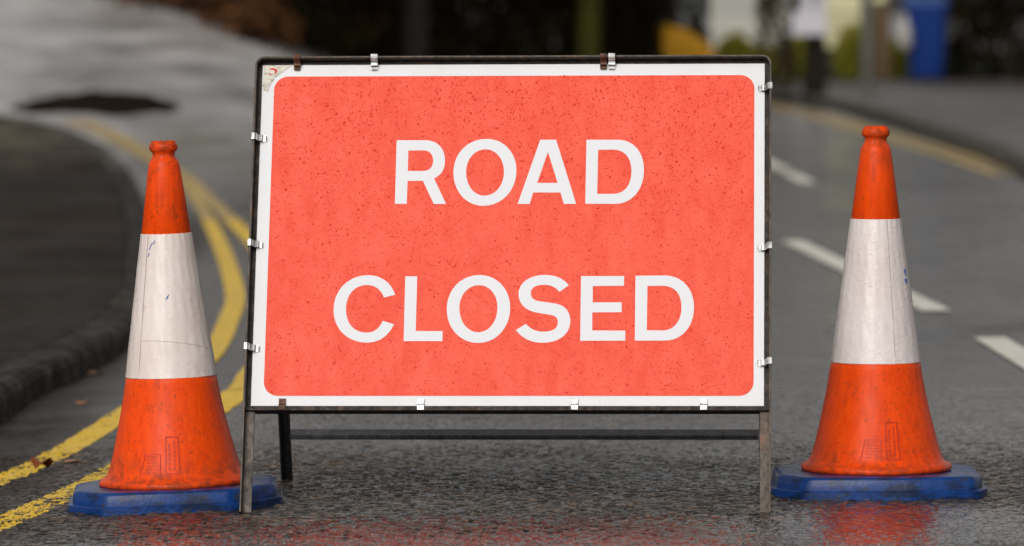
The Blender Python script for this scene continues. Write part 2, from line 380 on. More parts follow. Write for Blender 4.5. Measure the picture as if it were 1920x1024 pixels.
leaf(-1.01,12.28,.05,.05,radians(20),.006,M_leaf2,'flat pale tan dead leaf beside the curled brown leaf on the yellow line')
leaf(-1.20,15.4,.05,.05,.4,.008,M_leaf2,'small orange leaf in the gutter near the kerb, farther of the two')
leaf(-1.14,14.2,.045,.04,1.4,.008,M_leaf2,'small orange leaf in the gutter near the kerb, nearer of the two')
# ---------------------------------------------------------------- ROAD CLOSED sign on its folding frame
def rust_mat(name, a, b, c_, rough=.5, metal=.3):
    m = mat(name, b, rough, metal, spec=.35); n = N(m); c = n.co((1,1,.35)); c2 = n.co()
    col = n.ramp(n.noise(c,45,6,.65), [(.3,a),(.55,b),(.75,c_)])
    n.set(Base_Color=col, Roughness=n.mr(n.noise(c2,90,4),.3,.7,rough*.55,rough*1.4), Normal=n.bump(n.noise(c2,240,4),.6,.0012)); return m
M_frame = rust_mat('rusted_shaded_steel', (.007,.005,.004), (.022,.014,.010), (.085,.040,.020))  # rust tones, darkened for the shade inside the frame flange
M_leg = rust_mat('wet_grey_brown_steel', (.030,.022,.017), (.075,.060,.047), (.14,.062,.030), .42)
M_xbar = rust_mat('wet_grey_painted_steel', (.06,.061,.07), (.10,.102,.115), (.15,.15,.16), .25, .1)
M_bar = rust_mat('shade_dark_steel', (.012,.012,.014), (.022,.022,.026), (.045,.04,.038), .3, .1)  # near-black colour carries the shade on the rear legs
M_zinc = mat('zinc_clip_steel', (.75,.76,.76), .28, .85)
n = N(M_zinc); n.set(Roughness=n.mr(n.noise(n.co(),150,4),.3,.7,.2,.5), Base_Color=n.ramp(n.noise(n.co(),60,4),[(.3,(.22,.22,.21)),(.65,(.55,.56,.56))]))
M_rustclip = rust_mat('rusty_clip_steel', (.03,.012,.008), (.10,.04,.022), (.2,.10,.06), .5, .2)
M_whiteplate = mat('white_sign_sheeting', (.78,.79,.82), .4, spec=.15); n = N(M_whiteplate); c = n.co()
dirt = n.mr(n.noise(c,160,5,.7),.62,.72,0,.35); top = n.mr(n.noise(n.co((1,1,1)),9,4),.5,.75,0,.28)
n.set(Base_Color=n.mix(top, n.mix(dirt,(.78,.79,.82),(.45,.42,.36)), (.66,.64,.57)))
M_letter = mat('white_letter_sheeting', (.76,.77,.81), .4, spec=.15)
M_red = mat('red_reflective_sheeting', (.88,.115,.075), .4, spec=.1); n = N(M_red)
c = n.co((1,1,.12)); c2 = n.co()
f1 = n.mr(n.noise(c,26,5),.38,.64,0,.9); f2 = n.mr(n.noise(c2,6,6,.65),.55,.8,0,.25)
col = n.mix(n.math('MULTIPLY',f1,.8), (.90,.122,.074), (.82,.082,.045)); col = n.mix(f2, col, (.80,.085,.05))
n.set(Base_Color=col, Roughness=n.mr(n.noise(c2,40,3),.3,.7,.25,.5))
M_tape = mat('grubby_white_tape', (.62,.58,.48), .5); n = N(M_tape); n.set(Base_Color=n.ramp(n.noise(n.co((1,1,2)),70,5,.7),[(.36,(.30,.26,.20)),(.48,(.62,.58,.50)),(.7,(.80,.77,.68))]), Normal=n.bump(n.noise(n.co(),120,3),.6,.002))
M_redmark = mat('red_pen_mark', (.65,.03,.03), .5)

TL = .3876; S0 = .2298
sign = empty('road_sign', (-.0169,10.8588,-.001), (0,0,-.0568))
tag(sign, 'red ROAD CLOSED sign with white letters, clipped to a rusty folding A-frame between the cones', 'road sign')
def sl(u, s, n_): return (u, s*sin(TL)-n_*cos(TL), s*cos(TL)+n_*sin(TL))
# front frame: one angle bar bent over both top corners
path = []; HW = .539; TOP = S0+.75+.0125; R_ = .019
path.append((-HW,-.002,0)); path.append((-HW,.3,0))
for a in np.linspace(0,pi/2,7): path.append((-HW+R_-R_*cos(a), TOP-R_+R_*sin(a), -a))
for a in np.linspace(pi/2,0,7): path.append((HW-R_+R_*cos(a), TOP-R_+R_*sin(a), a-pi))
path.append((HW,.3,-pi)); path.append((HW,-.002,-pi))
sec = [(0,-.009),(0,.019),(.0038,.019),(.0038,-.0045),(.0225,-.0045),(.0225,-.009)]
rings = []
for u,s_,a in path: rings.append([sl(u+w*cos(a), s_+w*sin(a), n_) for w,n_ in sec])
fo = MB().loft(rings).build('front_frame', M_leg, sign, bevel=.0006)
# rusty strips added inside the frame; the flange's shade is in their dark colour
def usbox(name, u0,u1,s0,s1,n0,n1, m, parent, bevel=.0005): return MB().box(u0,u1,s0,s1,n0,n1,fn=sl).build(name, m, parent, bevel=bevel)
lin = []
p2 = [p for p in path[2:-2]]; p2 = [(-HW,S0-.012,0)]+p2+[(HW,S0-.012,-pi)]
sec2 = [(.0040,.0180),(.0047,.0180),(.0047,-.0042),(.0228,-.0042),(.0228,-.0044),(.0040,-.0044)]
for u,s_,a in p2: lin.append([sl(u+w*cos(a), s_+w*sin(a), n_) for w,n_ in sec2])
MB().loft(lin).build('frame_shade_strip', M_frame, sign)
usbox('bottom_rail', -.535,.535, S0-.0105,S0-.0012, -.022,.0035, M_frame, sign)
M_back = mat('plate_back_grey', (.25,.25,.25), .5)
plate = usbox('sign_plate', -.525,.525,S0,S0+.75,-.003,0, M_whiteplate, sign, .0008)
def flat(name, poly, holes, n_, material, parent):
    from mathutils.geometry import tessellate_polygon
    loops = [[Vector((x,y,0)) for x,y in poly]] + ([[Vector((x,y,0)) for x,y in h] for h in holes] if holes else [])
    tri = tessellate_polygon(loops); P = [p for l in loops for p in l]
    v = [sl(p.x, p.y, n_) for p in P]; f = []
    for t in tri:
        a,b,c3 = [P[i] for i in t]
        f.append(tuple(t) if (b-a).cross(c3-a).z > 0 else tuple(t[::-1]))
    return mesh_obj(name, v, f, material, parent)
red_poly = []; RC = .030
for cx_,cy_,a0 in ((.5035-RC,.724-RC,0),(-.4995+RC,.724-RC,90),(-.4995+RC,.0215+RC,180),(.5035-RC,.0215+RC,270)):
    for k in range(13): a = radians(a0+90*k/12); red_poly.append((cx_+RC*cos(a), S0+cy_+RC*sin(a)))
flat('red_panel', red_poly, None, .0005, M_red, plate)
GLY = [["R",[[-239.7,577.4],[-239.7,578.0],[-239.6,578.6],[-239.5,579.1],[-239.3,579.5],[-239.1,579.9],[-238.8,580.2],[-238.5,580.4],[-238.1,580.6],[-237.6,580.7],[-237.1,580.7],[-179.0,580.5],[-172.2,580.0],[-165.8,578.4],[-159.9,576.0],[-154.6,572.6],[-149.9,568.4],[-145.9,563.4],[-142.6,557.6],[-140.2,551.1],[-138.6,544.0],[-137.9,536.2],[-138.0,530.3],[-138.6,524.9],[-139.6,519.9],[-141.1,515.2],[-143.1,511.0],[-145.5,507.2],[-148.4,503.8],[-151.7,500.7],[-155.4,498.0],[-159.6,495.6],[-133.6,439.3],[-159.1,439.3],[-182.9,490.5],[-214.7,490.5],[-215.1,439.8],[-239.8,439.8]],[[-214.6,557.8],[-183.7,558.0],[-180.0,557.8],[-176.5,557.0],[-173.5,555.8],[-170.7,554.0],[-168.4,551.9],[-166.4,549.3],[-164.9,546.4],[-163.7,543.1],[-162.9,539.4],[-162.6,535.4],[-162.7,531.3],[-163.3,527.6],[-164.3,524.3],[-165.7,521.2],[-167.6,518.6],[-169.8,516.4],[-172.4,514.6],[-175.5,513.3],[-178.8,512.5],[-182.6,512.3],[-214.8,512.4]]],["O",[[-119.9,508.2],[-119.3,520.7],[-117.0,532.5],[-113.2,543.3],[-107.8,553.1],[-101.2,561.8],[-93.3,569.2],[-84.4,575.2],[-74.4,579.6],[-63.6,582.3],[-52.0,583.2],[-41.7,582.3],[-32.0,579.7],[-23.0,575.6],[-14.8,570.0],[-7.5,563.2],[-1.3,555.1],[3.8,546.0],[7.6,536.0],[10.1,525.2],[11.1,513.6],[10.5,500.5],[8.2,488.2],[4.3,476.8],[-1.0,466.5],[-7.6,457.5],[-15.5,449.7],[-24.4,443.5],[-34.3,438.9],[-45.0,436.0],[-56.5,435.0],[-66.8,436.0],[-76.5,438.7],[-85.5,443.0],[-93.7,448.8],[-101.0,456.0],[-107.3,464.4],[-112.4,474.0],[-116.3,484.6],[-118.8,496.0],[-119.9,508.2]],[[-93.4,509.3],[-93.1,517.8],[-91.8,525.7],[-89.5,533.0],[-86.4,539.7],[-82.5,545.6],[-77.9,550.6],[-72.7,554.6],[-66.9,557.6],[-60.5,559.4],[-53.7,560.1],[-47.4,559.4],[-41.4,557.6],[-35.9,554.6],[-30.8,550.6],[-26.4,545.7],[-22.5,540.0],[-19.4,533.5],[-17.0,526.3],[-15.4,518.5],[-14.8,510.2],[-15.1,501.4],[-16.5,493.1],[-18.8,485.5],[-21.9,478.5],[-25.8,472.4],[-30.5,467.2],[-35.7,463.0],[-41.6,459.9],[-48.0,458.0],[-54.8,457.3],[-61.1,458.0],[-67.0,459.9],[-72.4,463.0],[-77.4,467.1],[-81.9,472.2],[-85.7,478.2],[-88.8,485.0],[-91.2,492.5],[-92.8,500.6],[-93.4,509.3]]],["A",[[59.5,581.0],[92.4,580.9],[136.0,438.9],[110.5,438.9],[103.2,464.1],[46.8,464.2],[39.9,439.0],[14.8,439.1]],[[75.9,554.1],[97.0,485.2],[54.6,485.3]]],["D",[[155.5,580.6],[221.9,580.4],[231.8,579.3],[240.7,576.5],[248.7,572.3],[255.6,566.8],[261.6,560.1],[266.5,552.3],[270.4,543.6],[273.2,534.0],[274.9,523.8],[275.5,513.0],[274.8,499.7],[272.6,487.6],[269.1,476.7],[264.3,467.0],[258.5,458.6],[251.6,451.6],[243.9,446.1],[235.5,442.0],[226.4,439.6],[216.8,438.8],[154.9,439.2]],[[180.0,558.4],[211.9,558.7],[218.8,557.8],[225.1,556.0],[230.7,553.3],[235.6,549.7],[239.8,545.2],[243.3,539.8],[246.1,533.5],[248.1,526.4],[249.4,518.3],[249.8,509.4],[249.2,500.4],[247.8,492.3],[245.7,485.1],[242.8,478.7],[239.3,473.3],[235.0,468.9],[230.1,465.3],[224.5,462.8],[218.3,461.3],[211.4,460.8],[179.2,460.8]]],["C",[[-234.3,240.3],[-237.4,248.1],[-241.1,255.1],[-245.5,261.5],[-250.5,267.1],[-256.1,271.9],[-262.3,275.8],[-268.9,279.0],[-276.0,281.3],[-283.5,282.7],[-291.4,283.2],[-303.2,282.2],[-314.3,279.4],[-324.5,275.0],[-333.7,268.9],[-341.8,261.5],[-348.6,252.7],[-354.0,242.7],[-357.8,231.7],[-360.1,219.8],[-360.6,207.0],[-359.4,194.9],[-356.6,183.6],[-352.2,173.3],[-346.5,164.1],[-339.6,156.0],[-331.4,149.2],[-322.3,143.7],[-312.2,139.7],[-301.3,137.2],[-289.8,136.4],[-282.2,136.9],[-275.1,138.2],[-268.5,140.3],[-262.3,143.2],[-256.6,146.9],[-251.4,151.4],[-246.6,156.6],[-242.4,162.5],[-238.6,169.1],[-235.3,176.4],[-258.7,183.6],[-260.6,178.9],[-262.8,174.7],[-265.3,170.9],[-268.0,167.6],[-271.1,164.8],[-274.4,162.4],[-278.1,160.6],[-282.1,159.2],[-286.5,158.4],[-291.2,158.1],[-298.5,158.7],[-305.3,160.3],[-311.4,162.9],[-317.0,166.5],[-322.0,171.1],[-326.2,176.7],[-329.6,183.2],[-332.3,190.6],[-334.1,198.9],[-335.0,208.0],[-334.8,217.2],[-333.6,225.8],[-331.4,233.7],[-328.3,240.7],[-324.3,246.8],[-319.5,252.0],[-314.0,256.2],[-307.7,259.2],[-300.8,261.1],[-293.3,261.8],[-288.5,261.5],[-284.0,260.7],[-279.7,259.3],[-275.6,257.4],[-271.8,255.0],[-268.3,252.0],[-265.1,248.4],[-262.2,244.3],[-259.5,239.7],[-257.1,234.5]],None],["L",[[-214.3,280.5],[-189.7,280.5],[-190.0,161.6],[-134.6,161.2],[-134.6,139.5],[-214.4,139.7]],None],["O",[[-127.1,208.3],[-126.6,220.8],[-124.4,232.5],[-120.6,243.3],[-115.5,253.1],[-109.0,261.8],[-101.3,269.2],[-92.6,275.1],[-82.9,279.6],[-72.4,282.3],[-61.2,283.3],[-50.6,282.4],[-40.6,279.8],[-31.4,275.7],[-23.0,270.1],[-15.6,263.2],[-9.2,255.0],[-4.0,245.8],[-0.0,235.7],[2.5,224.7],[3.5,213.1],[2.9,200.1],[0.8,188.0],[-2.9,176.8],[-7.9,166.7],[-14.2,157.8],[-21.6,150.2],[-30.1,144.0],[-39.5,139.4],[-49.7,136.5],[-60.6,135.5],[-71.4,136.4],[-81.6,139.1],[-91.0,143.3],[-99.7,149.1],[-107.3,156.3],[-113.9,164.7],[-119.3,174.2],[-123.4,184.7],[-126.0,196.2],[-127.1,208.3]],[[-101.2,211.1],[-100.9,219.4],[-99.6,227.2],[-97.3,234.4],[-94.2,241.0],[-90.3,246.7],[-85.7,251.7],[-80.5,255.6],[-74.7,258.6],[-68.3,260.4],[-61.5,261.1],[-55.2,260.5],[-49.3,258.7],[-43.8,255.9],[-38.7,252.0],[-34.3,247.3],[-30.4,241.8],[-27.3,235.5],[-24.9,228.5],[-23.4,221.0],[-22.7,213.0],[-23.1,204.0],[-24.3,195.5],[-26.5,187.6],[-29.5,180.5],[-33.2,174.2],[-37.7,168.9],[-42.8,164.6],[-48.4,161.4],[-54.5,159.4],[-61.1,158.7],[-67.6,159.3],[-73.7,161.2],[-79.4,164.3],[-84.6,168.5],[-89.2,173.6],[-93.2,179.7],[-96.4,186.5],[-98.9,194.1],[-100.5,202.3],[-101.2,211.1]]],["S",[[123.3,260.9],[119.4,265.3],[115.4,269.3],[111.1,272.7],[106.5,275.6],[101.7,278.0],[96.6,280.0],[91.2,281.5],[85.5,282.5],[79.4,283.2],[72.9,283.4],[63.9,282.8],[55.5,281.3],[47.8,278.9],[40.9,275.6],[34.9,271.6],[29.7,266.8],[25.6,261.4],[22.6,255.4],[20.7,249.0],[20.1,242.1],[20.6,235.8],[21.9,230.1],[24.0,224.9],[26.7,220.2],[30.0,216.0],[33.8,212.3],[38.2,209.1],[43.0,206.4],[48.2,204.1],[53.7,202.3],[89.8,195.6],[92.2,194.8],[94.4,193.9],[96.2,192.7],[97.9,191.4],[99.2,189.9],[100.3,188.2],[101.1,186.3],[101.6,184.3],[101.9,182.1],[102.0,179.8],[101.6,175.9],[100.6,172.5],[99.0,169.5],[96.8,166.9],[94.0,164.8],[90.7,163.0],[87.0,161.6],[82.8,160.6],[78.2,160.1],[73.3,159.9],[68.4,160.0],[63.8,160.6],[59.6,161.5],[55.6,162.7],[51.9,164.3],[48.5,166.2],[45.2,168.5],[42.1,171.0],[39.1,173.8],[36.2,176.9],[15.9,163.3],[20.5,158.0],[25.2,153.2],[30.1,149.1],[35.2,145.5],[40.6,142.5],[46.2,140.1],[52.2,138.2],[58.4,136.9],[65.0,136.1],[72.0,135.9],[81.9,136.5],[90.9,138.2],[99.1,140.9],[106.4,144.6],[112.7,149.2],[118.0,154.6],[122.2,160.8],[125.2,167.7],[127.0,175.3],[127.6,183.4],[127.1,189.4],[126.0,195.0],[124.2,200.1],[121.8,204.7],[118.8,208.8],[115.3,212.3],[111.2,215.4],[106.7,217.8],[101.7,219.7],[96.2,221.0],[61.9,226.2],[58.5,227.0],[55.5,228.1],[53.0,229.3],[50.9,230.8],[49.1,232.5],[47.7,234.4],[46.7,236.5],[45.9,238.8],[45.5,241.3],[45.3,243.9],[45.5,247.1],[46.3,250.0],[47.6,252.6],[49.6,254.9],[52.0,256.9],[55.0,258.6],[58.6,259.9],[62.6,260.9],[67.3,261.5],[72.4,261.7],[76.6,261.6],[80.5,261.1],[84.1,260.4],[87.4,259.3],[90.6,257.9],[93.5,256.2],[96.4,254.2],[99.1,251.8],[101.7,249.2],[104.4,246.2]],None],["E",[[148.2,280.7],[236.9,280.7],[236.8,259.5],[172.8,258.9],[172.9,223.3],[232.3,223.3],[232.6,202.0],[172.4,201.6],[172.7,162.4],[240.7,162.0],[240.6,140.4],[148.4,140.2]],None],["D",[[260.4,281.3],[321.8,281.7],[332.2,280.6],[341.7,277.9],[350.4,273.7],[358.1,268.2],[364.8,261.5],[370.4,253.7],[374.9,244.8],[378.2,235.1],[380.3,224.7],[381.1,213.6],[380.4,200.2],[378.1,188.0],[374.5,177.2],[369.6,167.7],[363.7,159.6],[356.8,152.9],[349.2,147.6],[340.9,143.8],[332.2,141.4],[323.1,140.6],[260.3,140.5]],[[285.1,259.0],[318.6,259.4],[325.5,258.5],[331.6,256.6],[337.1,253.9],[341.9,250.3],[345.9,245.8],[349.3,240.5],[351.9,234.5],[353.8,227.7],[354.9,220.1],[355.3,211.8],[354.8,202.9],[353.4,194.9],[351.2,187.6],[348.2,181.1],[344.5,175.5],[340.1,170.8],[335.0,167.1],[329.3,164.4],[323.0,162.8],[316.2,162.2],[284.7,162.7]]]]
def inpoly(px, py, poly):
    ins = np.zeros(px.shape, bool); q = np.array(poly); m = len(q)
    for i in range(m):
        x1,y1 = q[i]; x2,y2 = q[i-1]
        if y1 == y2: continue
        cnd = ((y1>py)!=(y2>py)) & (px < (x2-x1)*(py-y1)/(y2-y1)+x1); ins ^= cnd
    return ins
for ch, outer, hole in GLY:
    sc_ = lambda pts: [(x/1000, S0+y/1000) for x,y in pts]
    flat('letter', sc_(outer), [sc_(hole)] if hole else None, .0009, M_letter, plate)
# rain drops standing on the red sheeting
nd = 23000; du = RNG.uniform(-.4985,.5025,nd); dv = RNG.uniform(.0225,.723,nd)
r = np.exp(RNG.normal(np.log(.00086),.34,nd)); r = np.clip(r,.0004,.0042); r[:200] = RNG.uniform(.0016,.0025,200)
r *= .86+.2*sstep(.3,.7,dv)
ok = np.ones(nd,bool)
for cx_,cy_ in ((.4735,.694),(-.4695,.694),(-.4695,.0515),(.4735,.0515)):
    sx = np.sign(cx_); sy = 1 if cy_>.3 else -1
    ok &= ~(((du-cx_)*sx>0)&((dv-cy_)*sy>0)&(np.hypot(du-cx_,dv-cy_)>RC-.002))
for ch, outer, hole in GLY:
    for k in range(8):
        qx = (du+1.1*r*cos(k*pi/4))*1000; qy = (dv+1.1*r*sin(k*pi/4))*1000
        i_ = inpoly(qx,qy,outer)
        if hole: i_ &= ~inpoly(qx,qy,hole)
        ok &= ~i_
du,dv,r = du[ok],dv[ok],r[ok]; nd = len(r); K = 8
ang = np.arange(K)*2*pi/K; el = 1+.25*RNG.random(nd)*(r>.0015); wob = 1+RNG.uniform(0,.16,(nd,1))*np.cos(ang[None,:]*2+RNG.uniform(0,6.3,(nd,1)))+RNG.uniform(0,.06,(nd,1))*np.cos(ang[None,:]*3)
def ring(scale, hz):
    a = du[:,None]+r[:,None]*scale*np.cos(ang)*wob; b = S0+dv[:,None]+r[:,None]*scale*np.sin(ang)*el[:,None]*wob; h = (.0005+r*hz)[:,None]+0*a
    return np.stack([a, b*sin(TL)-h*cos(TL), b*cos(TL)+h*sin(TL)],-1)
V = np.concatenate([ring(1,0.02), ring(.78,.42), ring(.3,.62)],1).reshape(-1,3)
base = (np.arange(nd)*3*K)[:,None]
q = []
for lv in range(2):
    for k in range(K): q.append([lv*K+k, lv*K+(k+1)%K, (lv+1)*K+(k+1)%K, (lv+1)*K+k])
q += [[2*K+0,2*K+1,2*K+2,2*K+3],[2*K+0,2*K+3,2*K+4,2*K+7],[2*K+4,2*K+5,2*K+6,2*K+7]]
q = np.array(q); Fd = (base[:,:,None]+q[None]).reshape(-1,4)
M_drop = bpy.data.materials.new('rain_water'); M_drop.use_nodes = True; t_ = M_drop.node_tree; t_.nodes.clear()
lw = t_.nodes.new('ShaderNodeLayerWeight'); lw.inputs[0].default_value = .5
cr = t_.nodes.new('ShaderNodeValToRGB'); cr.color_ramp.elements[0].color = (.92,.60,.53,1); cr.color_ramp.elements[1].color = (.78,.34,.28,1); cr.color_ramp.elements[0].position=.12; cr.color_ramp.elements[1].position=.6
tr = t_.nodes.new('ShaderNodeBsdfTransparent'); gl = t_.nodes.new('ShaderNodeBsdfGlossy'); gl.inputs['Roughness'].default_value = .05
fr = t_.nodes.new('ShaderNodeFresnel'); fr.inputs[0].default_value = 1.33; mx = t_.nodes.new('ShaderNodeMixShader'); ou = t_.nodes.new('ShaderNodeOutputMaterial')
ge = t_.nodes.new('ShaderNodeNewGeometry'); iv = t_.nodes.new('ShaderNodeMath'); iv.operation = 'SUBTRACT'; iv.inputs[0].default_value = 1; mu = t_.nodes.new('ShaderNodeMath'); mu.operation = 'MULTIPLY'
for a,b in ((ge.outputs['Backfacing'],iv.inputs[1]),(iv.outputs[0],mu.inputs[1]),(fr.outputs[0],mu.inputs[0]),(lw.outputs['Facing'],cr.inputs[0]),(cr.outputs[0],tr.inputs[0]),(mu.outputs[0],mx.inputs[0]),(tr.outputs[0],mx.inputs[1]),(gl.outputs[0],mx.inputs[2]),(mx.outputs[0],ou.inputs[0])): t_.links.new(a,b)
tag(mesh_obj('water_droplets', V, Fd, M_drop, plate, smooth=True), kind='stuff')
# grubby tape in the top left corner with a scrap of red pen
flat('tape_patch', [(-.523,S0+.749),(-.462,S0+.7495),(-.478,S0+.738),(-.498,S0+.722),(-.508,S0+.704),(-.512,S0+.690),(-.523,S0+.694)], None, .0012, M_tape, plate)
flat('pen_mark', [(-.510,S0+.742),(-.503,S0+.743),(-.496,S0+.740),(-.494,S0+.736),(-.497,S0+.730),(-.500,S0+.729),(-.499,S0+.735),(-.501,S0+.738),(-.510,S0+.7395)], None, .0016, M_redmark, plate)
flat('pen_mark', [(-.513,S0+.731),(-.506,S0+.729),(-.505,S0+.7265),(-.512,S0+.728)], None, .0016, M_redmark, plate)
# spring clips
def clip(u, v, side, material, small=False):
    """side: T L R B edge of the plate the clip grips; strip of steel folded over the frame"""
    if small: prof = [(-.0155,.0006),(-.0150,.0022),(-.004,.0024),(-.0005,.0048),(.0095,.0048),(.0105,.0036)]; wd = .0072
    else: prof = [(-.0135,.0040),(-.0120,.0020),(-.0070,.0018),(-.0058,.0028),(-.0050,.0092),(-.0015,.0098),(.0015,.0085),(.0040,.0110),(.0065,.0190),(.0100,.0205),(.0148,.0200),(.0152,.0120),(.0152,.0020)]; wd = .0070
    th = .0010; top_ = [(w,n_+th) for w,n_ in prof]
    rings = []
    for (w0,n0),(w1,n1) in zip(prof, top_):
        def P_(e, w, n_):
            if side=='T': return sl(u+e, S0+.75+w, n_)
            if side=='B': return sl(u+e, S0-w, n_)
            if side=='L': return sl(-.525-w, v+e, n_)
            return sl(.525+w, v+e, n_)
        wd2 = wd*(.72 if (w0,n0)==prof[0] else 1)
        o_ = th if w0>.0145 else 0
        rings.append([P_(-wd2,w0,n0),P_(wd2,w0,n0),P_(wd2,w1+o_,n1),P_(-wd2,w1+o_,n1)])
    return MB().loft(rings).build('clip', material, sign, bevel=.0003)
c_ = clip(-.452,0,'T',M_rustclip); c_['label'] = 'rust-stained clip nearest the top left corner'
clip(-.290,0,'T',M_zinc); c_ = clip(.189,0,'T',M_rustclip); c_['label'] = 'rusty clip on the top edge'; clip(.2065,0,'T',M_zinc)
for v_ in (.584,.349,.123): clip(0,S0+v_,'L',M_zinc)
for v_ in (.693,.341,.091): clip(0,S0+v_,'R',M_zinc)
c_ = clip(-.460,0,'B',M_rustclip,True); c_['label'] = 'rusty clip on the bottom edge'
for u_ in (-.176,.139,.402): clip(u_,0,'B',M_zinc,True)
# rear legs and their cross bar
FY, HY, HZ = .715, .365, .90
ldir = Vector((0,HY-FY,HZ)).normalized(); lperp = Vector((0,-ldir.z,ldir.y))       # perp: forward and a little down
for sgn in (-1,1):
    u0 = -.512 if sgn<0 else .5205; rings = []
    for t in (0,.97):
        o_ = Vector((u0,FY,0))+Vector((0,HY-FY,HZ))*t
        rings.append([tuple(o_+Vector((sgn*a,0,0))+lperp*b) for a,b in ((.0115,0),(.0115,.026),(.0077,.026),(.0077,.004),(-.0115,.004),(-.0115,0))])
        if sgn>0: rings[-1] = rings[-1][::-1]
    MB().loft(rings).build('rear_leg', M_bar, sign, bevel=.0005)
    MB().tube([(sgn*.530,HY+.01,HZ-.03),(sgn*.495,HY+.01,HZ-.03)], .006, 10).build('hinge_bolt', M_rustclip, sign)
o_ = Vector((0,FY,0))+Vector((0,HY-FY,HZ))*.135
rings = []
for u_ in (-.4990,.5080):
    rings.append([tuple(o_+Vector((u_,0,0))+lperp*a+ldir*b) for a,b in ((.004,0),(.034,0),(.034,-.011),(.030,-.011),(.030,-.004),(.004,-.004))])
MB().loft(rings).build('rear_cross_bar', M_xbar, sign, bevel=.0005)
tb = Vector((0,FY,0))+Vector((0,HY-FY,HZ))*.93
MB().box(-.49,.49,tb.y-.012,tb.y+.012,tb.z-.003,tb.z+.003).build('rear_top_bar', M_bar, sign)

# ---------------------------------------------------------------- traffic cones
def orange_mat(name, seed, grime):
    m = mat(name, (.86,.075,.012), .36, spec=.12, **{'Coat_Weight':.06,'Coat_Roughness':.25}); n = N(m); tc = n.new('ShaderNodeTexCoord')
    mp = n.new('ShaderNodeMapping'); mp.inputs['Location'].default_value = (seed,0,0); mp.inputs['Scale'].default_value = (1,1,.13); n.lk(tc.outputs['Object'],mp.inputs[0])
    mq = n.new('ShaderNodeMapping'); mq.inputs['Location'].default_value = (0,seed,0); n.lk(tc.outputs['Object'],mq.inputs[0])
    st = n.noise(mp.outputs[0],85,6,.65); bl = n.noise(mq.outputs[0],11,5,.6); sp = n.noise(mq.outputs[0],130,4,.7)
    col = n.mix(n.mr(st,.42,.68,0,.6), (.88,.077,.004), (.66,.040,.003))
    col = n.mix(n.math('MULTIPLY',n.mr(bl,.52,.74,0,1),n.mr(st,.4,.66,.05,grime*.7)), col, (.16,.045,.02))
    col = n.mix(n.mr(sp,.58,.68,0,.75*grime), col, (.12,.035,.018))
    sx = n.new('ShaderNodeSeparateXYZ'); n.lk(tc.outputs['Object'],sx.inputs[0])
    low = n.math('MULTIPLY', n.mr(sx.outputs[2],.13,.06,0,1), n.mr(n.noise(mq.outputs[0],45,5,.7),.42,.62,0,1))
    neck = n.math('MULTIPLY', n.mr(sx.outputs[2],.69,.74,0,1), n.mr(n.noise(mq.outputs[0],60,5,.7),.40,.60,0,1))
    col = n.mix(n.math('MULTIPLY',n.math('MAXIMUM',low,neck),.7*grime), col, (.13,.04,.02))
    n.set(Base_Color=col, Roughness=n.mr(n.noise(mq.outputs[0],30,4),.3,.7,.26,.5), Normal=n.bump(sp,.25,.0012,n.bump(n.noise(mq.outputs[0],300,2),.3,.0006))); return m
def sleeve_mat(name, seed, tint, dirtc, rings_):
    m = mat(name, tint, .3, **{'Coat_Weight':.5,'Coat_Roughness':.16}); n = N(m); tc = n.new('ShaderNodeTexCoord')
    mq = n.new('ShaderNodeMapping'); mq.inputs['Location'].default_value = (seed,seed,0); n.lk(tc.outputs['Object'],mq.inputs[0]); c = mq.outputs[0]
    col = n.mix(n.mr(n.noise(c,7,5,.6),.4,.7,0,.8), tint, dirtc)
    col = n.mix(n.mr(n.noise(c,95,5,.75),.60,.72,0,.35), col, (.42,.32,.27))
    col = n.mix(n.mr(n.noise(c,16,3,.5),.66,.72,0,.55), col, (.45,.30,.22))
    d = n.voro(c, 42, 'F1'); rg = n.math('ABSOLUTE', n.math('SUBTRACT', d, .42)); rr = n.mr(rg,.0,.07,1,0)
    b = n.bump(n.noise(c,26,3),.5,.004, n.bump(rr, rings_, .0012)); n.set(Base_Color=col, Normal=b, Roughness=n.mr(n.noise(c,50,4),.3,.7,.2,.45)); return m
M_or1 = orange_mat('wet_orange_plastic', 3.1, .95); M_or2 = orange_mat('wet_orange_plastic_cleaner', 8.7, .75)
M_sl1 = sleeve_mat('grubby_white_sleeve', 1.3, (.79,.70,.67), (.68,.58,.53), .06); M_sl2 = sleeve_mat('pearly_white_sleeve', 5.2, (.79,.72,.71), (.70,.61,.58), .34)
def blue_mat():
    m = mat('wet_blue_rubber', (.014,.05,.24), .3, spec=.2, **{'Coat_Weight':.22,'Coat_Roughness':.12}); n = N(m); c = n.co()
    col = n.mix(n.mr(n.noise(n.co((1,1,2.5)),14,6,.7),.46,.60,0,.85), (.004,.040,.19), (.003,.010,.03))
    col = n.mix(n.mr(n.noise(c,38,6,.75),.56,.66,0,.85), col, (.035,.03,.028))
    n.set(Base_Color=col, Roughness=n.mr(n.noise(c,25,4),.3,.7,.18,.5), Normal=n.bump(n.noise(c,60,5,.7),.5,.004)); return m
M_blue = blue_mat(); M_grime = mat('grime', (.03,.012,.008), .7); M_seam = mat('grubby_seam', (.48,.40,.37), .5); M_bluemark = mat('blue_pen_mark', (.10,.18,.45), .5)
M_mould = mat('darker_orange_plastic', (.55,.045,.010), .5)  # moulded outlines in a darker orange than the skirt
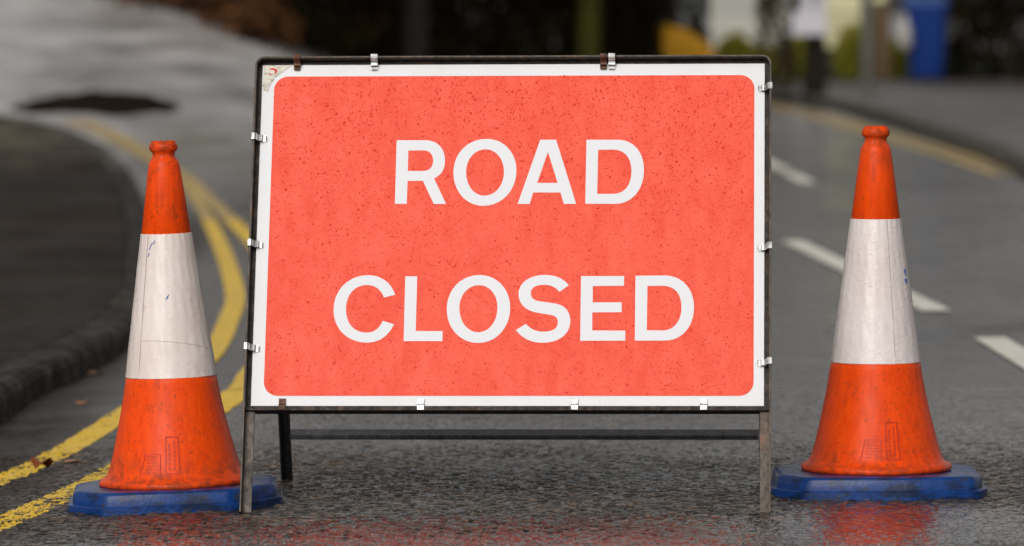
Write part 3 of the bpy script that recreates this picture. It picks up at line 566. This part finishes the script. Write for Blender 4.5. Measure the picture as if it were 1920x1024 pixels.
PROF = [(.150,.047),(.1555,.0475),(.1585,.051),(.1590,.0555),(.157,.0600),(.1515,.0630),(.1455,.0660),(.141,.0720),(.1365,.082),(.130,.103),(.1245,.125),(.118,.152),(.1120,.178),(.1062,.205),(.1005,.235),(.0960,.262),(.0940,.2755),(.0516,.577),(.0326,.7197),(.0312,.7265),(.0275,.7325),(.0240,.7365),(.0232,.741),(.0232,.7475),(.0275,.7505),(.0293,.7545),(.0293,.7610),(.0280,.7660),(.0252,.7675),(.0245,.7710),(.0205,.7712),(.0200,.745)]
def rad(z):
    zs = [p[1] for p in PROF[2:18]]; return float(np.interp(z, zs, [p[0] for p in PROF[2:18]]))
def cone(loc, lean, label, poly, byaw, zsc, mo, ms, seam, mark_phi, overlap):
    root = empty('traffic_cone', loc, (0,lean,0)); tag(root, label, 'traffic cone', 'traffic cones beside the sign')
    # rubber base
    tiers = [(0,0.0),(0,.0165),(-.002,.0185),(-.011,.0195),(-.013,.0400),(-.0155,.0440),(-.022,.0466),(-.034,.0475)]
    rings = []
    pv = []
    m_ = len(poly)
    for i,(x,y) in enumerate(poly):                            # rounded plan corners
        a = Vector(poly[i-1]); b = Vector((x,y)); c3 = Vector(poly[(i+1)%m_]); 
        for t in (.0,.5,1.): 
            p0 = b+(a-b).normalized()*.014; p1 = b+(c3-b).normalized()*.014
            pv.append((p0*(1-t)**2+b*2*t*(1-t)+p1*t*t))
    for off,z in tiers: rings.append([(p.x*(1+off/p.length), p.y*(1+off/p.length), z) for p in pv])
    bo = MB().loft(rings).build('cone_base', M_blue, root, smooth=False); bo.rotation_euler = (0,0,byaw)
    bo.data.shade_smooth(); md = bo.modifiers.new('edges','EDGE_SPLIT'); md.split_angle = radians(38)
    pr = [(r_,z) for r_,z in PROF]; 
    nseg = 96; jit = lambda k,i: 1
    rr = []
    lo = [p for p in PROF if p[1]<=.2756 or p[1]>=.577]
    # body: lower skirt, core beneath the sleeve a little narrower, then the top
    body = [p for p in PROF[:17]]+[(.0925,.277),(.0508,.5755)]+PROF[17:]
    V=[];Fc=[]
    for k,(r_,z) in enumerate(body):
        for i in range(nseg):
            a = 2*pi*i/nseg; w = 1+.006*sin(3*a+z*20)*(1 if z<.3 else .5)+(.025*(random.random()-.5) if z>.766 else 0)
            V.append((r_*w*cos(a), r_*w*sin(a), z*zsc+(.0022*(random.random()-.5) if .7705<z<.772 else 0)+(.0011*sin(5*a) if .05<z<.062 else 0)))
    for k in range(len(body)-1):
        for i in range(nseg): j=(i+1)%nseg; Fc.append((k*nseg+i,k*nseg+j,(k+1)*nseg+j,(k+1)*nseg+i))
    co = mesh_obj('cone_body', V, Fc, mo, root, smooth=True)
    # reflective sleeve with an overlapping joint
    zz = np.concatenate([[.2752],np.linspace(.2762,.5765,26),[.5772]]); V=[];Fc=[]; ns=160
    for k,z in enumerate(zz):
        for i in range(ns+1):
            t = i/ns; a = seam+2*pi*t; r_ = rad(min(max(z,.2755),.577))+.0009
            if k in (0,len(zz)-1): r_ -= .0012
            flap = .0010*(t) + .0004*sin(23*a+31*z)*sin(41*z)
            V.append(((r_+flap)*sin(a), -(r_+flap)*cos(a), z*zsc))
    for k in range(len(zz)-1):
        for i in range(ns): Fc.append((k*(ns+1)+i,k*(ns+1)+i+1,(k+1)*(ns+1)+i+1,(k+1)*(ns+1)+i))
        Fc.append((k*(ns+1)+ns,k*(ns+1),(k+1)*(ns+1),(k+1)*(ns+1)+ns))
    slv = mesh_obj('reflective_sleeve', V, Fc, ms, root); slv.data.shade_smooth(); md = slv.modifiers.new('edges','EDGE_SPLIT'); md.split_angle = radians(50)
    def surf(phi, z, off): r_ = rad(z)+off; return (r_*sin(phi), -r_*cos(phi), z*zsc)
    def strip(mb, pts, w, off0, off1):
        """thin raised strip along (phi,z) points lying on the cone"""
        rings = []
        for k,(p,z) in enumerate(pts):
            a = Vector(pts[max(k-1,0)]); b = Vector(pts[min(k+1,len(pts)-1)]); R0 = rad(z); d = Vector(((b.x-a.x)*R0, b.y-a.y)).normalized(); nn = Vector((-d.y,d.x))*w/2
            rings.append([surf(p+nn.x/R0,z+nn.y,off0), surf(p-nn.x/R0,z-nn.y,off0), surf(p-nn.x/R0,z-nn.y,off1), surf(p+nn.x/R0,z+nn.y,off1)])
        mb.loft(rings)
    sm = MB(); strip(sm, [(seam-.004,z) for z in np.linspace(.278,.575,12)], .0011, .0005,.0021); sm.build('sleeve_seam', M_seam, slv)
    if overlap:
        sm = MB(); strip(sm, [(p, .355-.012*max(0,(p+.3))**1.5) for p in np.linspace(seam+.02,1.15,16)], .0011, .0004,.0016); sm.build('sleeve_seam', M_seam, slv)
        for p,z in ((-.62,.545),(-.55,.552),(-.45,.556),(-.66,.530),(-.02,.44),(.02,.443)):
            sm = MB(); strip(sm, [(p,z),(p+.05,z+.008)], .0014, .0008,.0022); sm.build('pen_mark', M_bluemark, slv)
    else:
        for p,z,w in ((1.02,.472,.006),(1.0,.452,.008),(1.04,.466,.003)):
            sm = MB(); strip(sm, [(p,z),(p+.02,z-.009)], w, .0006,.0026); sm.build('pen_mark', M_bluemark, slv)
    # moulded panels low on the skirt
    mb = MB(); a0,a1,z0,z1 = mark_phi-.105,mark_phi+.105,.080,.156
    for pts in ([(a0,z0),(a0,(z0+z1)/2),(a0,z1)],[(a1,z0),(a1,(z0+z1)/2),(a1,z1)],[(a0,z0),(a1,z0)],[(a0,z1),(a1,z1)]): strip(mb, pts, .0020, -.001,.0017)
    b0,b1 = mark_phi-.50,mark_phi-.19
    for pts in ([(b0,.078),(b0+.05,.12)],[(b1,.078),(b1,.12)],[(b0+.05,.12),(b1,.12)]): strip(mb, pts, .0018, -.001,.0015)
    random.seed(int(mark_phi*100)+5)
    for k in range(6):
        z = .084+k*.0062; a = b0+.07
        while a < b1-.04: w = random.uniform(.02,.05); strip(mb, [(a,z),(min(a+w,b1-.02),z)], .0022, -.001,.0011); a += w+.018
    for q in (-.045,.035):
        z = z0+.008
        while z < z1-.012: w = random.uniform(.004,.008); strip(mb, [(mark_phi+q,z),(mark_phi+q,z+w)], .0035, -.001,.0011); z += w+.003
    mb.build('moulded_panel', M_mould, co)
    # beads of rain on the skirt and sleeve
    mb = MB()
    for k in range(170):
        z = random.uniform(.08,.70); p = random.uniform(-1.5,1.5); r0 = random.uniform(.0008,.0020)
        zs = z; R0 = float(np.interp(z,[q_[1] for q_ in PROF[7:19]],[q_[0] for q_ in PROF[7:19]])) + (.0020 if .275<z<.577 else .0002)
        V=[]
        for lv,(s_,h_) in enumerate(((1,0),(.75,.45),(.3,.62),(.02,.64))):
            V.append([( (R0+r0*h_)*sin(p+r0*s_*cos(q_*pi/3)/R0), -(R0+r0*h_)*cos(p+r0*s_*cos(q_*pi/3)/R0), (z+r0*1.25*s_*sin(q_*pi/3))*zsc) for q_ in range(6)])
        mb.loft(V, cap=False)
    d_ = mb.build('water_droplets', M_bead, root, smooth=True); tag(d_, kind='stuff')
    return root
M_bead = bpy.data.materials.new('rain_bead'); M_bead.use_nodes = True; t_ = M_bead.node_tree; t_.nodes.clear()
tr = t_.nodes.new('ShaderNodeBsdfTransparent'); tr.inputs[0].default_value = (.97,.965,.96,1); gl = t_.nodes.new('ShaderNodeBsdfGlossy'); gl.inputs['Roughness'].default_value = .04
fr = t_.nodes.new('ShaderNodeFresnel'); fr.inputs[0].default_value = 1.36; mx = t_.nodes.new('ShaderNodeMixShader'); ou = t_.nodes.new('ShaderNodeOutputMaterial')
ge = t_.nodes.new('ShaderNodeNewGeometry'); iv = t_.nodes.new('ShaderNodeMath'); iv.operation = 'SUBTRACT'; iv.inputs[0].default_value = 1; mu = t_.nodes.new('ShaderNodeMath'); mu.operation = 'MULTIPLY'
for a,b in ((ge.outputs['Backfacing'],iv.inputs[1]),(iv.outputs[0],mu.inputs[1]),(fr.outputs[0],mu.inputs[0]),(mu.outputs[0],mx.inputs[0]),(tr.outputs[0],mx.inputs[1]),(gl.outputs[0],mx.inputs[2]),(mx.outputs[0],ou.inputs[0])): t_.links.new(a,b)
polyR = [(-.2255,-.10),(-.165,-.200),(.06,-.209),(.200,-.194),(.2255,-.12),(.2255,.11),(.168,.205),(-.168,.205),(-.2255,.10)]
polyL = [(-.2215,-.10),(-.150,-.200),(.125,-.198),(.2215,-.075),(.2215,.10),(.155,.205),(-.155,.205),(-.2215,.10)]
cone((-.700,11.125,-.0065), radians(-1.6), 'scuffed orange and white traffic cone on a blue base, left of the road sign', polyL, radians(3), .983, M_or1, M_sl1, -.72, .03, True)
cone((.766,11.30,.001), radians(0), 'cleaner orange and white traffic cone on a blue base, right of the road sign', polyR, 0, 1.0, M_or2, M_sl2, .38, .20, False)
# ---------------------------------------------------------------- background
def foliage_mat(name, a, b, c_):
    m = mat(name, b, .7, spec=.05); n = N(m); n.set(Base_Color=n.ramp(n.attr('tone'), [(0,a),(.5,b),(1,c_)])); return m
M_fdark = foliage_mat('dark_evergreen_leaves', (.004,.004,.002), (.018,.015,.006), (.05,.038,.014))
M_fbrown = foliage_mat('brown_winter_leaves', (.012,.006,.003), (.06,.028,.012), (.16,.07,.026))
M_frusset = foliage_mat('russet_leaves', (.03,.012,.006), (.10,.04,.02), (.17,.075,.04))
M_folive = foliage_mat('olive_hedge_leaves', (.12,.12,.012), (.24,.23,.025), (.34,.31,.05))
M_ftan = foliage_mat('tan_twiggy_leaves', (.03,.02,.01), (.08,.055,.03), (.14,.11,.06))
def bark(name, a, b):
    m = mat(name, b, .75, spec=.1); n = N(m); n.set(Base_Color=n.ramp(n.noise(n.co((1,1,.2)),22,5),[(.3,a),(.7,b)]), Normal=n.bump(n.noise(n.co((1,1,.2)),40,4),.8,.02)); return m
M_bark = bark('dark_wet_bark', (.006,.005,.004), (.028,.022,.017)); M_barkm = bark('mossy_green_bark', (.035,.035,.006), (.11,.10,.02)); M_barkg = bark('grey_bark', (.012,.011,.010), (.035,.031,.026))
def leaves(name, centres, radii, n, size, material, parent=None):
    C_ = np.array(centres); R0 = np.array(radii); k = RNG.integers(0,len(C_),n); d = RNG.normal(size=(n,3)); d /= np.linalg.norm(d,axis=1)[:,None]
    P = C_[k]+d*R0[k]*(RNG.random(n)**.4)[:,None]; P[:,2] = np.maximum(P[:,2], C_[:,2].min()-R0[:,2].max()*.0+.02 if False else .03)
    a = RNG.normal(size=(n,3)); a /= np.linalg.norm(a,axis=1)[:,None]; b = np.cross(a, RNG.normal(size=(n,3))); b /= np.linalg.norm(b,axis=1)[:,None]+1e-9
    s_ = (size*RNG.uniform(.6,1.4,n))[:,None]
    V = np.stack([P-a*s_, P-b*s_*.45, P+a*s_, P+b*s_*.45],1).reshape(-1,3); Fq = np.arange(n*4).reshape(n,4)
    tone = np.repeat(np.clip(h01(k,k*3,9)*.6+RNG.random(n)*.5,0,1),4)
    return mesh_obj(name, V, Fq, material, parent, attrs={'tone':tone})
def zground(x, y): return float(ter(x,y))
def hedge(name, pts, height, depth, n, size, material, label, cat='hedge', group=None, z0=None):
    P = resample(pts, .45); cs=[]; rs=[]
    root = empty(name, (P[len(P)//2][0], P[len(P)//2][1], 0)); ox,oy = P[len(P)//2]
    for x,y in P:
        z = zground(x,y) if z0 is None else z0
        for lv in np.arange(.2, height, .45):
            cs.append((x-ox+random.uniform(-.15,.15), y-oy+random.uniform(-.2,.2), z+lv+random.uniform(-.1,.1))); rs.append((depth*random.uniform(.5,.8),)*2+(.42*random.uniform(.7,1.2),))
    leaves('foliage', cs, rs, n, size, material, root)
    # woody core: a lumpy dark mass of stems that closes the gaps
    mb = MB()
    for x,y in (P[::2] if len(P) > 7 else P[:1]):
        z = zground(x,y) if z0 is None else z0
        for q in range(3 if len(P) > 7 else 1):
            a = random.uniform(0,2*pi); mb.tube([(x-ox+random.uniform(-.2,.2),y-oy+random.uniform(-.15,.15),z-.05),(x-ox+.2*cos(a),y-oy+.15*sin(a),z+height*.5),(x-ox+.4*cos(a),y-oy+.25*sin(a),z+height*.9)],[.03,.02,.008],5)
    mb.build('stem', M_bark, root)
    return tag(root, label, cat, group)
hedge('hedge', [(-2.35,49.6),(-2.75,51.5),(-3.3,53.8),(-4.1,57.0)], 2.6, .6, 18000, .06, M_fbrown, 'dark brown hedge on the bank above the side road, left of the sign top', group='dark hedges behind the sign')
hedge('hedge', [(-2.2,51),(-1.4,55),(0,58.5),(1.0,61),(1.7,65)], 3.2, .8, 30000, .06, M_fdark, 'near-black evergreen hedge right behind the top of the sign', group='dark hedges behind the sign')
hedge('hedge', [(-2.0,53),(-.8,59),(.6,63),(1.5,69)], 3.6, .8, 16000, .07, M_fbrown, 'dark brown hedge behind the near-black one at the top centre', group='dark hedges behind the sign')
hedge('hedge', [(5.75,69.5),(6.3,68.5),(7.2,67.2),(8.2,65.2),(9.6,62)], 3.4, .8, 34000, .06, M_fdark, 'near-black hedge right of the blue bin, at the top right corner', z0=.1)
hedge('shrub', [(-2.5,50.2),(-2.25,50.3)], 1.9, .22, 900, .05, M_frusset, 'russet leafed shrub at the end of the brown hedge, above the sign top left corner', 'shrub')
hedge('low_hedge', [(2.95,70.5),(3.9,71.2),(4.7,71.2),(5.05,71.1)], .52, .40, 12000, .045, M_folive, 'low olive green hedge at the foot of the cream boards', z0=.1)
hedge('shrub', [(3.0,61.6),(3.1,61.9)], 1.6, .16, 900, .05, M_ftan, 'brown twiggy shrub left of the trunk with the white boards', 'shrub', z0=.1)
hedge('shrub', [(2.1,66.4),(2.35,66.6)], .8, .3, 2000, .05, M_fdark, 'small dark shrub just behind the yellow grit bin', 'shrub', z0=.0)
def tree(name, x, y, r0, H_, m, label, crown=True, z0=0):
    root = empty(name, (x,y,z0)); tag(root, label, 'tree')
    pts = [(0,0,-.05),(0,.0,.15),(.02,0,1.0),(.05,.02,2.2),(.02,.05,H_)]
    MB().tube(pts, [r0*1.35,r0*1.05,r0,r0*.85,r0*.3], 12).build('trunk', m, root, smooth=True)
    mb = MB(); cs=[]; rs=[]
    for k in range(9):
        a = k*2.4; z = H_*(.45+.06*k); L = 1.7-.1*k; e = (L*cos(a), L*sin(a), z+.9)
        mb.tube([(.03,.03,z),(.5*L*cos(a),.5*L*sin(a),z+.35),e],[r0*.4,r0*.25,r0*.08],6); cs.append(e); rs.append((.8,.8,.6)); cs.append((.5*L*cos(a),.5*L*sin(a),z+.6)); rs.append((.6,.6,.5))
    mb.build('limb', m, root)
    if crown: leaves('crown', cs, rs, 9000, .07, M_fdark, root)
    return root
tree('tree', -.97, 53.8, .14, 6.5, M_barkg, 'grey trunked tree in front of the dark hedge, above the left half of the sign')
tree('tree', .83, 58.4, .13, 6, M_barkm, 'tree with a mossy olive green trunk above the right half of the sign')
tree('tree', 3.30, 58.5, .115, 5.5, M_bark, 'dark bare trunk at the far kerb carrying the white boards', z0=.095)
# white boards fixed on the dark trunk
M_wb = mat('white_painted_board', (.62,.60,.66), .5)
nb = empty('notice_board', (3.30,58.3,.70)); tag(nb, 'white boards fixed to the dark trunk at the far kerb', 'notice board')
MB().box(-.15,.11,-.02,0,.22,1.15).build('upper_board', M_wb, nb, bevel=.004); MB().box(-.25,.12,-.045,-.023,.04,.30).build('lower_board', M_wb, nb, bevel=.004); MB().box(-.03,.01,-.02,.09,.1,1.0).build('batten', M_bark, nb)
# lamp post
M_gal = mat('dull_galvanised_steel', (.11,.11,.095), .55, .3)
lp = empty('lamp_post', (3.82,57.8,.095)); tag(lp, 'grey lamp post in front of the cream boards and low hedge', 'lamp post')
MB().lathe([(.062,-.02),(.062,1.15),(.058,1.18),(.055,1.3),(.042,6.0)],20,cap1=True).build('column', M_gal, lp, smooth=True)
MB().box(-.04,.04,-.089,-.083,.35,.85).build('service_door', M_gal, lp, bevel=.003)
MB().tube([(0,0,5.95),(-.1,0,6.35),(-.7,0,6.5)],[.04,.035,.03],8).build('bracket_arm', M_gal, lp)
MB().box(-1.25,-.65,-.13,.13,6.42,6.56).build('lantern', M_gal, lp, bevel=.03)
# wheelie bin
M_bin = mat('blue_bin_plastic', (.008,.045,.25), .4); M_lid = mat('sky_lit_blue_lid_plastic', (.04,.10,.32), .3); M_tyre = mat('black_rubber', (.02,.02,.02), .7)  # the lid's lighter blue holds the sky reflected on its top
wb = empty('wheelie_bin', (5.29,68.4,.098), (0,0,radians(-8))); tag(wb, 'blue wheelie bin on the far footway beside the near-black hedge', 'bin')
def rr(w, d, z, yo=0, k=.04): return [(x,y+yo,z) for x,y in ((-w+k,-d),(w-k,-d),(w,-d+k),(w,d-k),(w-k,d),(-w+k,d),(-w,d-k),(-w,-d+k))]
MB().loft([rr(.205,.23,.06,.02),rr(.225,.25,.3,.01),rr(.255,.30,.88),rr(.275,.32,.90),rr(.275,.32,.95)]).build('bin_body', M_bin, wb, bevel=.006)
MB().loft([rr(.285,.335,.952),rr(.288,.34,.985),rr(.25,.30,1.06,.02),rr(.17,.2,1.085,.04)]).build('lid', M_lid, wb, bevel=.008)
MB().tube([(-.2,.37,.98),(.2,.37,.98)],.014,8).build('handle', M_bin, wb)
for s_ in (-1,1):
    v=[]; rings=[[(s_*(.20+q),.24+.10*cos(a),.10+.10*sin(a)) for a in np.linspace(0,2*pi,18,endpoint=False)] for q in (0,.045)]
    MB().loft(rings).build('wheel', M_tyre, wb)
M_bag = mat('white_carrier_bag', (.60,.57,.54), .45)
bag = MB().loft([[(r_*cos(a)*(1+.15*sin(3*a)),.6*r_*sin(a),z) for a in np.linspace(0,2*pi,14,endpoint=False)] for r_,z in ((.03,.0),(.085,.04),(.095,.16),(.07,.30),(.03,.38),(.015,.46))]).build('carrier_bag', M_bag, None, smooth=True)
bag.location = (4.985,68.05,.50); tag(bag, 'pale carrier bag hanging at the left side of the blue bin', 'bag')
# grit bin seen end-on, its lid sloping down to the right
M_grit = mat('yellow_bin_plastic', (.95,.47,.006), .4)
gb = empty('grit_bin', (2.02,62.6,0), (0,0,radians(4))); tag(gb, 'yellow grit bin with a sloping lid, behind the right end of the sign top', 'grit bin')
MB().loft([[(-.25,-.4,.0),(.27,-.4,.0),(.27,.4,.0),(-.25,.4,.0)],[(-.29,-.45,.56),(.31,-.45,.50),(.31,.45,.50),(-.29,.45,.56)]]).build('bin_body', M_grit, gb, bevel=.02)
MB().loft([[(-.31,-.47,.565),(.33,-.47,.505),(.33,.47,.505),(-.31,.47,.565)],[(-.30,-.46,.72),(.32,-.46,.56),(.32,.46,.56),(-.30,.46,.72)],[(-.26,-.42,.85),(-.02,-.42,.80),(-.02,.42,.80),(-.26,.42,.85)]]).build('lid', M_grit, gb, bevel=.02)
# boarded wall and cream fence, board by board
def boards(name, x0, x1, y, z0, H_, pitch, ma, label, cat, zbase):
    root = empty(name, ((x0+x1)/2, y, zbase)); tag(root, label, cat); w = (x1-x0)/2
    MB().box(-w,w,.03,.16,0,z0+H_).build('backing', M_backing, root)
    k = 0; z = z0
    while z+pitch <= z0+H_+.01:
        MB().loft([[(-w,-.012,z),(w,-.012,z),(w,.028,z),(-w,.028,z)],[(-w,.004,z+pitch-.02),(w,.004,z+pitch-.02),(w,.028,z+pitch-.02),(-w,.028,z+pitch-.02)]]).build('board', ma[k%len(ma)], root); z += pitch; k += 1
    for s_ in (-1,1): MB().box(s_*w-.04,s_*w+.04,-.03,.03,0,z0+H_+.02).build('corner_post', ma[0], root)
M_backing = mat('dark_gap', (.03,.028,.022), .8)
M_wa = mat('off_white_board', (.50,.48,.42), .55); M_wbb = mat('pale_grey_board', (.40,.41,.38), .55)
M_ca = mat('cream_board', (.72,.68,.42), .55); M_cb = mat('dull_cream_board', (.60,.57,.34), .55)
boards('boarded_wall', 2.85, 3.86, 75.5, .50, 2.3, .23, [M_wa,M_wa,M_wbb], 'wall of off-white horizontal boards above and right of the sign top right corner', 'wall', 0)
boards('fence', 4.12, 5.02, 72.6, .50, 1.8, .245, [M_ca,M_cb], 'fence of cream horizontal boards behind the lamp post', 'fence', .0)
# brick pier, every brick its own piece
M_brick = mat('brown_brick', (.16,.10,.05), .8); M_mort = mat('mortar', (.11,.10,.08), .9)
pr = empty('brick_pier', (4.83,70.2,.09)); tag(pr, 'short brown brick pier at the right end of the cream fence', 'pier')
MB().box(-.105,.105,-.105,.105,0,.97).build('mortar_core', M_mort, pr)
proto = None
for k in range(13):
    for q in (-1,1):
        if proto is None: proto = MB().box(-.0525,.0525,-.112,.112,0,.065).build('brick', M_brick, pr, bevel=.003); b_ = proto
        else: b_ = proto.copy(); link(b_)
        if k%2: b_.location = (0,q*.0565,.005+k*.075); b_.rotation_euler = (0,0,pi/2)
        else: b_.location = (q*.0565,0,.005+k*.075)
MB().box(-.14,.14,-.14,.14,.975,1.03).build('coping', M_mort, pr, bevel=.006)
lit = blob('leaf_litter', [(5.6,66.0),(6.4,65.2),(7.4,64.2),(8.4,62.8),(8.6,63.8),(7.6,65.4),(6.5,66.8),(5.8,67.4)], .14, mat('reddish_leaf_litter', (.035,.010,.006), .8)); tag(lit, 'reddish brown leaf litter at the foot of the near-black hedge', 'leaf litter', kind='stuff')
# verge behind the far footway
tag(mesh_obj('verge', [(x,y,.11+.0*x) for x,y in ((1.5,69.5),(40,69.5),(40,120),(1.5,120))], [(0,1,2,3)], M_verge:=foliage_mat('rough_grass', (.02,.025,.008),(.03,.035,.01),(.05,.05,.02))), kind='structure')
